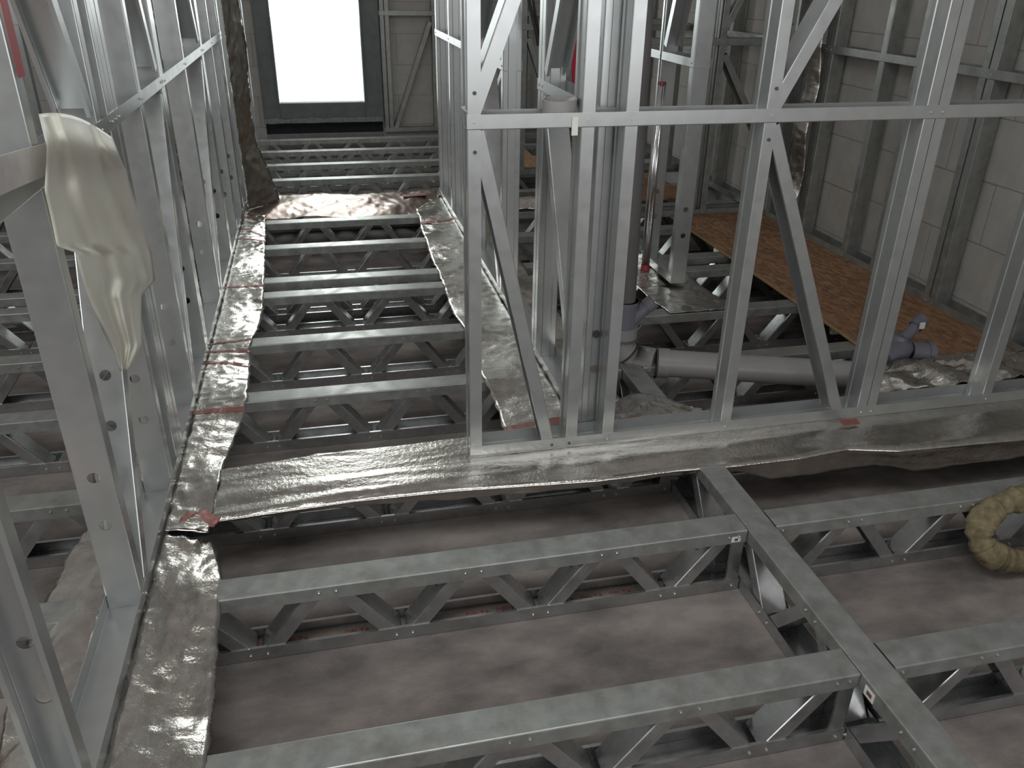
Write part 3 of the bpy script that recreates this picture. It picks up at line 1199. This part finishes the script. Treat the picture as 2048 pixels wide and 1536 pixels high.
w = prt('branch_fitting', lambda bm: (tube_bm(bm, (vx, vy, 0.12), (vx, vy, 0.225), 0.0455, None, 28), tube_bm(bm, (vx, vy, 0.215), (vx, vy, 0.232), 0.0485, None, 28)), PIPEL, t)
prt('side_branch', lambda bm: (tube_bm(bm, (vx + 0.02, vy - 0.01, 0.150), (vx + 0.092, vy - 0.02, 0.222), 0.024, None, 22, 0.003), tube_bm(bm, (vx + 0.078, vy - 0.018, 0.208), (vx + 0.100, vy - 0.021, 0.230), 0.028, None, 22, 0.004)), PIPEL, t)
prt('upper_elbow', lambda bm: tube_bm(bm, (vx, vy, 0.060), (vx, vy, 0.125), 0.0505, None, 28), PIPE, t)
hd = Vector((dirp.x, dirp.y, 0))
el0 = Vector((vx, vy, 0.0))
p_el = [el0 + Vector((0, 0, 0.085))]
for q_ in range(0, 91, 15):
    an = math.radians(q_)
    p_el.append(el0 + hd * 0.058 * (1 - math.cos(an)) + Vector((0, 0, 0.058 - 0.058 * math.sin(an))))
p_el.append(base + dirp * 0.012)
prt('riser', lambda bm: tube_bm(bm, (vx - 0.002, vy, 0.20), (vx - 0.045, vy, 1.9), 0.0395, None, 28), PIPE, t)
w = prt('branch_fitting', lambda bm: (tube_bm(bm, (vx, vy, 0.12), (vx, vy, 0.225), 0.0455, None, 28), tube_bm(bm, (vx, vy, 0.215), (vx, vy, 0.232), 0.0485, None, 28)), PIPEL, t)
prt('side_branch', lambda bm: (tube_bm(bm, (vx + 0.02, vy - 0.01, 0.150), (vx + 0.092, vy - 0.02, 0.222), 0.024, None, 22, 0.003), tube_bm(bm, (vx + 0.078, vy - 0.018, 0.208), (vx + 0.100, vy - 0.021, 0.230), 0.028, None, 22, 0.004)), PIPEL, t)
prt('upper_elbow', lambda bm: tube_bm(bm, (vx, vy, 0.060), (vx, vy, 0.125), 0.0505, None, 28), PIPE, t)
hd = Vector((dirp.x, dirp.y, 0))
el0 = Vector((vx, vy, 0.0))
p_el = [el0 + Vector((0, 0, 0.075)), el0 + Vector((0, 0, 0.052)), el0 + hd * 0.006 + Vector((0, 0, 0.036)), el0 + hd * 0.018 + Vector((0, 0, 0.020)), el0 + hd * 0.040 + Vector((0, 0, 0.003)), el0 + hd * 0.058 + Vector((0, 0, -0.003)), base + dirp * 0.012]
prt('elbow', lambda bm: path_tube(bm, p_el, [0.0505, 0.051] + [0.0515 + 0.0006 * q_ for q_ in range(7)] + [0.056], 28), PIPE, t)
prt('seal_ring', lambda bm: tube_bm(bm, el0 + hd * 0.0205 + Vector((0, 0, 0.025)), el0 + hd * 0.0245 + Vector((0, 0, 0.021)), RP * 1.15, None, 28), PIPED, t)
prt('seal_ring', lambda bm: tube_bm(bm, base + dirp * 0.010, base + dirp * 0.016, RP * 1.17, None, 28), PIPED, t)
prt('collar', lambda bm: tube_bm(bm, base + dirp * 0.012, base + dirp * 0.06, RP * 1.10, None, 28), PIPE, t)
prt('run', lambda bm: tube_bm(bm, base + dirp * 0.03, base + dirp * 0.80, RP, None, 32), PIPE, t)
# trap fitting on the right end
t = thing('pipe_fitting', 'dark slate plastic trap fitting with a short spout and white label on the board', 'pipe fitting', (2.06, 2.42, 0.013))


def blob(bm, c, r, sx, sy, sz):
    res = bmesh.ops.create_uvsphere(bm, u_segments=22, v_segments=14, radius=r)
    for v_ in res['verts']:
        v_.co = Vector((v_.co.x * sx + c[0], v_.co.y * sy + c[1], v_.co.z * sz + c[2]))
    for f in bm.faces:
        f.smooth = True


prt('body', lambda bm: (blob(bm, (2.06, 2.425, 0.045), 0.05, 1.25, 1.0, 0.72), tube_bm(bm, (1.965, 2.385, 0.02), (2.06, 2.42, 0.04), 0.042, 0.048, 24), tube_bm(bm, (2.055, 2.43, 0.07), (2.06, 2.43, 0.092), 0.038, 0.032, 24)), PIPEV, t)
prt('side_outlet', lambda bm: (tube_bm(bm, (2.09, 2.40, 0.040), (2.165, 2.385, 0.034), 0.036, 0.036, 24, 0.004), tube_bm(bm, (2.150, 2.388, 0.035), (2.172, 2.384, 0.034), 0.040, 0.040, 24, 0.004)), PIPEV, t)
sp = prt('spout', lambda bm: (tube_bm(bm, (2.075, 2.43, 0.075), (2.145, 2.455, 0.125), 0.021, None, 20, 0.003), tube_bm(bm, (2.128, 2.449, 0.113), (2.165, 2.462, 0.139), 0.026, None, 20, 0.003)), PIPEV, t)
prt('label', lambda bm: box_bm(bm, (2.122, 2.416, 0.118), (2.142, 2.422, 0.142)), PAPER, t)

t.location.z += 0.006
# cut pipe stub on the nogging
t = thing('pipe_stub', 'open grey pipe stub with a white label resting on the middle rail', 'pipe', (0.603, 2.085, 0.955))
prt('socket', lambda bm: tube_bm(bm, (0.600, 2.098, 0.951), (0.598, 2.096, 1.012), 0.0445, 0.0455, 30, 0.005), PIPE, t)
prt('side_bend', lambda bm: tube_bm(bm, (0.612, 2.092, 0.998), (0.634, 2.092, 0.968), 0.030, 0.020, 26), PIPE, t)
prt('label', lambda bm: box_bm(bm, (0.617, 2.0405, 0.930), (0.633, 2.0425, 0.975)), PAPER, t)

# bright fluted tube
t = thing('foil_tube', 'thin bright ribbed metal tube standing upright behind the large frame', 'tube', (1.49, 3.586, 0.0))
V = []
F = []
NS = 40
for z in (0.02, 0.865):
    for i in range(NS):
        a = 2 * PI * i / NS
        r_ = 0.0175 * (1 + 0.12 * math.cos(a * 10))
        V.append((1.49 + r_ * math.cos(a), 3.586 + r_ * math.sin(a), z))
for i in range(NS):
    j = (i + 1) % NS
    F.append((i, j, NS + j, NS + i))
F += [tuple(range(NS))[::-1], tuple(range(NS, 2 * NS))]
o = link('tube', mesh('tube', V, F, CHROME, True))
o.parent = t
o.location = -Vector(t.location)
prt('red_foot', lambda bm: tube_bm(bm, (1.49, 3.586, 0.002), (1.49, 3.586, 0.028), 0.023, 0.020, 20), REDT, t)
prt('red_cap', lambda bm: tube_bm(bm, (1.49, 3.586, 0.862), (1.49, 3.586, 0.87), 0.019, 0.019, 20), REDT, t)
# thin hanging strip above it
t = tag(box('cable', (1.478, 3.60, 0.87), (1.482, 3.604, 1.9), BLACK), 'thin dark cable rising above the bright tube', 'cable')

# khaki ring
bm = bmesh.new()
cx, cy, cz = 1.835, 1.50, -0.082
pts = []
rad = []
for i in range(180):
    a = 2 * PI * i / 180
    pts.append((cx + 0.150 * math.cos(a), cy + 0.045 * math.sin(a), cz + 0.073 * math.sin(a)))
    rad.append(0.036 + 0.0022 * math.sin(a * 23 + math.sin(a * 7)) + 0.004 * math.sin(a * 5 + 1) + 0.0018 * math.sin(a * 41 + math.sin(a * 11) * 2))
path_tube(bm, pts, rad, 24, True)
for v_ in bm.verts:
    v_.co += Vector((1, 1, 1)).normalized() * 0.003 * noise.noise(v_.co * 45)
tag(bm_obj('cloth_ring', bm, BURLAP), 'khaki cloth-wrapped ring leaning on the joist at the right edge', 'ring')

tag(box('pink_board', (-1.05, 0.86, 0.003), (-0.735, 1.33, 0.02), plain('pink_foam', (0.52, 0.38, 0.37), 0.7)), 'pale pink board corner at the lower left edge beside the outer foil', 'board')
# litter
bm = bmesh.new()
bmesh.ops.create_icosphere(bm, subdivisions=1, radius=0.007)
tag(bm_obj('debris', bm, PAPER, None, (1.69, 1.28, FZ + 0.006)), 'tiny white crumb of debris on the concrete right of the girder', 'debris')

# ------------------------------------------------------------------ hanging film on the left frame
rows = [(240, 78, 226), (262, 84, 231), (300, 95, 240), (380, 90, 263), (440, 104, 282), (495, 115, 301), (503, 152, 303), (560, 166, 311), (590, 176, 284), (640, 196, 282), (690, 218, 284), (742, 240, 254)]


def film_pt(px, py, X):
    d = fv + rv * ((px - 1024) / 1634.5) - uv * ((py - 768) / 1634.5)
    k = X / d.x
    return Vector((0, 0, 1.3)) + d * k


V = []
NR, NC = 70, 26
for i in range(NR + 1):
    py = 240 + (742 - 240) * i / NR
    xl = lerp([(r_[0], r_[1]) for r_ in rows], py)
    xr = lerp([(r_[0], r_[2]) for r_ in rows], py)
    for j in range(NC + 1):
        s_ = j / NC
        px = xl + (xr - xl) * s_
        pyy = py + max(0.0, 1 - i / 14.0) * (-12 + 48 * s_ ** 1.3 - 14 * math.sin(s_ * PI))
        fold = 0.0055 * math.sin(s_ * 11 - py * 0.011) + 0.003 * math.sin(s_ * 24 - py * 0.02) + 0.005 * noise.noise(Vector((s_ * 4, py * 0.01, 2)))
        lift = 0.02 * math.exp(-((py - 290) / 40.0) ** 2)
        V.append(film_pt(px, pyy, -0.448 + fold + lift))
org = V[0].copy()
F = []
for i in range(NR):
    for j in range(NC):
        a = i * (NC + 1) + j
        F.append((a, a + NC + 1, a + NC + 2, a + 1))
o = link('plastic_film', mesh('plastic_film', [v_ - org for v_ in V], F, FILM, True), org)
md = o.modifiers.new('thick', 'SOLIDIFY')
md.thickness = 0.0007
tag(o, 'cream plastic film hanging in folds from the rail of the left frame', 'plastic sheet')

# red cloth and black straps behind the large frame
bm = bmesh.new()
pts = [(0.985, 3.18, 1.55), (0.965, 3.18, 1.30), (0.96, 3.18, 1.18), (0.985, 3.18, 1.10), (0.965, 3.18, 1.0), (0.975, 3.18, 0.93), (0.99, 3.18, 0.885)]
path_tube(bm, pts, [0.02, 0.02, 0.014, 0.022, 0.018, 0.022, 0.006], 12)
for v_ in bm.verts:
    v_.co.y = 3.18 + (v_.co.y - 3.18) * 0.5
t = tag(bm_obj('red_harness', bm, REDC), 'red fabric strip hanging behind the pipe stub, between studs', 'fabric')
bm = bmesh.new()
path_tube(bm, [(0.735, 3.2, 1.5), (0.782, 3.2, 1.205), (0.818, 3.2, 1.08), (0.822, 3.2, 1.05)], [0.006, 0.006, 0.008, 0.006], 10)
path_tube(bm, [(0.775, 3.21, 1.5), (0.80, 3.21, 1.205), (0.824, 3.21, 1.09), (0.822, 3.21, 1.05)], [0.004, 0.004, 0.006, 0.005], 10)
tag(bm_obj('black_straps', bm, BLACK), 'pair of thin black straps hanging behind the upper brace of the large frame', 'strap')


# ------------------------------------------------------------------ lettering
def text(body, size, loc, rot, mat, parent=None, name='lettering', label=None):
    cu = bpy.data.curves.new(name, 'FONT')
    cu.body = body
    cu.size = size
    cu.extrude = 0.0002
    cu.align_x = 'CENTER'
    cu.align_y = 'CENTER'
    tmp = bpy.data.objects.new('tmp_text', cu)
    me = bpy.data.meshes.new_from_object(tmp)
    bpy.data.objects.remove(tmp)
    me.materials.clear()
    me.materials.append(mat)
    o = link(name, me, loc, parent)
    o.rotation_euler = rot
    return o


WHT = plain('pale_print', (0.50, 0.40, 0.34), 0.5)
allj = [o for o in bpy.data.objects if o.name.startswith('floor_joist')]


def jroot(y, left=True):
    for o in allj:
        if abs(o.location.y - y - 0.038) < 0.002 and ((o.location.x < 0.9) == left):
            return o


jA = jroot(1.557)
TAPE = plain('dull_membrane', (0.34, 0.28, 0.25), 0.5, 0.0)
INKR = plain('red_ink', (0.42, 0.07, 0.05), 0.6)
tp = box('tape_strip', (-0.40, 1.566, FZ + 0.003), (0.93, 1.626, FZ + 0.0042), TAPE, jA)
for x in (-0.25, -0.17, -0.02, 0.06, 0.14, 0.29, 0.37, 0.52, 0.60, 0.68, 0.82):
    text('DELTA', 0.021, (x, 1.603, FZ + 0.0052), (0, 0, 0), INKR, jA)
text('DELTA DELTA', 0.020, (0.60, 2.222, 0.017), (0.05, 0, 0), WHT, fr)
# handwritten marks on some diagonals
INK = plain('marker_ink', (0.03, 0.03, 0.05), 0.5)


def scrib(p, ax, ay, parent):
    V = []
    F = []
    pl = [(-1, 0.6), (-0.4, -0.6), (0.0, 0.5), (0.5, -0.5), (0.9, 0.7)]
    for (a, b_) in zip(pl, pl[1:]):
        A = Vector(p) + ax * a[0] * 0.012 + ay * a[1] * 0.010
        B = Vector(p) + ax * b_[0] * 0.012 + ay * b_[1] * 0.010
        d = (B - A).normalized()
        n_ = ax.cross(ay).normalized()
        s_ = d.cross(n_) * 0.0008
        k = len(V)
        V += [A - s_, A + s_, B + s_, B - s_]
        F.append((k, k + 1, k + 2, k + 3))
    base = Vector(parent.location)
    o = link('pen_mark', mesh('pen_mark', [v_ - base for v_ in V], F, INK), base, parent)
    o.modifiers.new('thick', 'SOLIDIFY').thickness = 0.0003


for (y, xs) in ((1.557, (0.096 + 0.35 - 0.35, 0.446, 0.796)), (1.055, (0.446, 0.796))):
    for xb in xs:
        # '/' diagonal from bottom node xb rising right: upper surface centre
        a = Vector((xb + 0.016, y + 0.038, FZ + 0.006))
        b_ = Vector((xb + 0.159, y + 0.038, -0.006))
        d = (b_ - a).normalized()
        n_ = Vector((0, 1, 0)).cross(d)
        if n_.z < 0:
            n_ = -n_
        c = a.lerp(b_, 0.62) + n_ * (DF / 2 + 0.0006)
        scrib(c, d, Vector((0, 1, 0)), jroot(y))
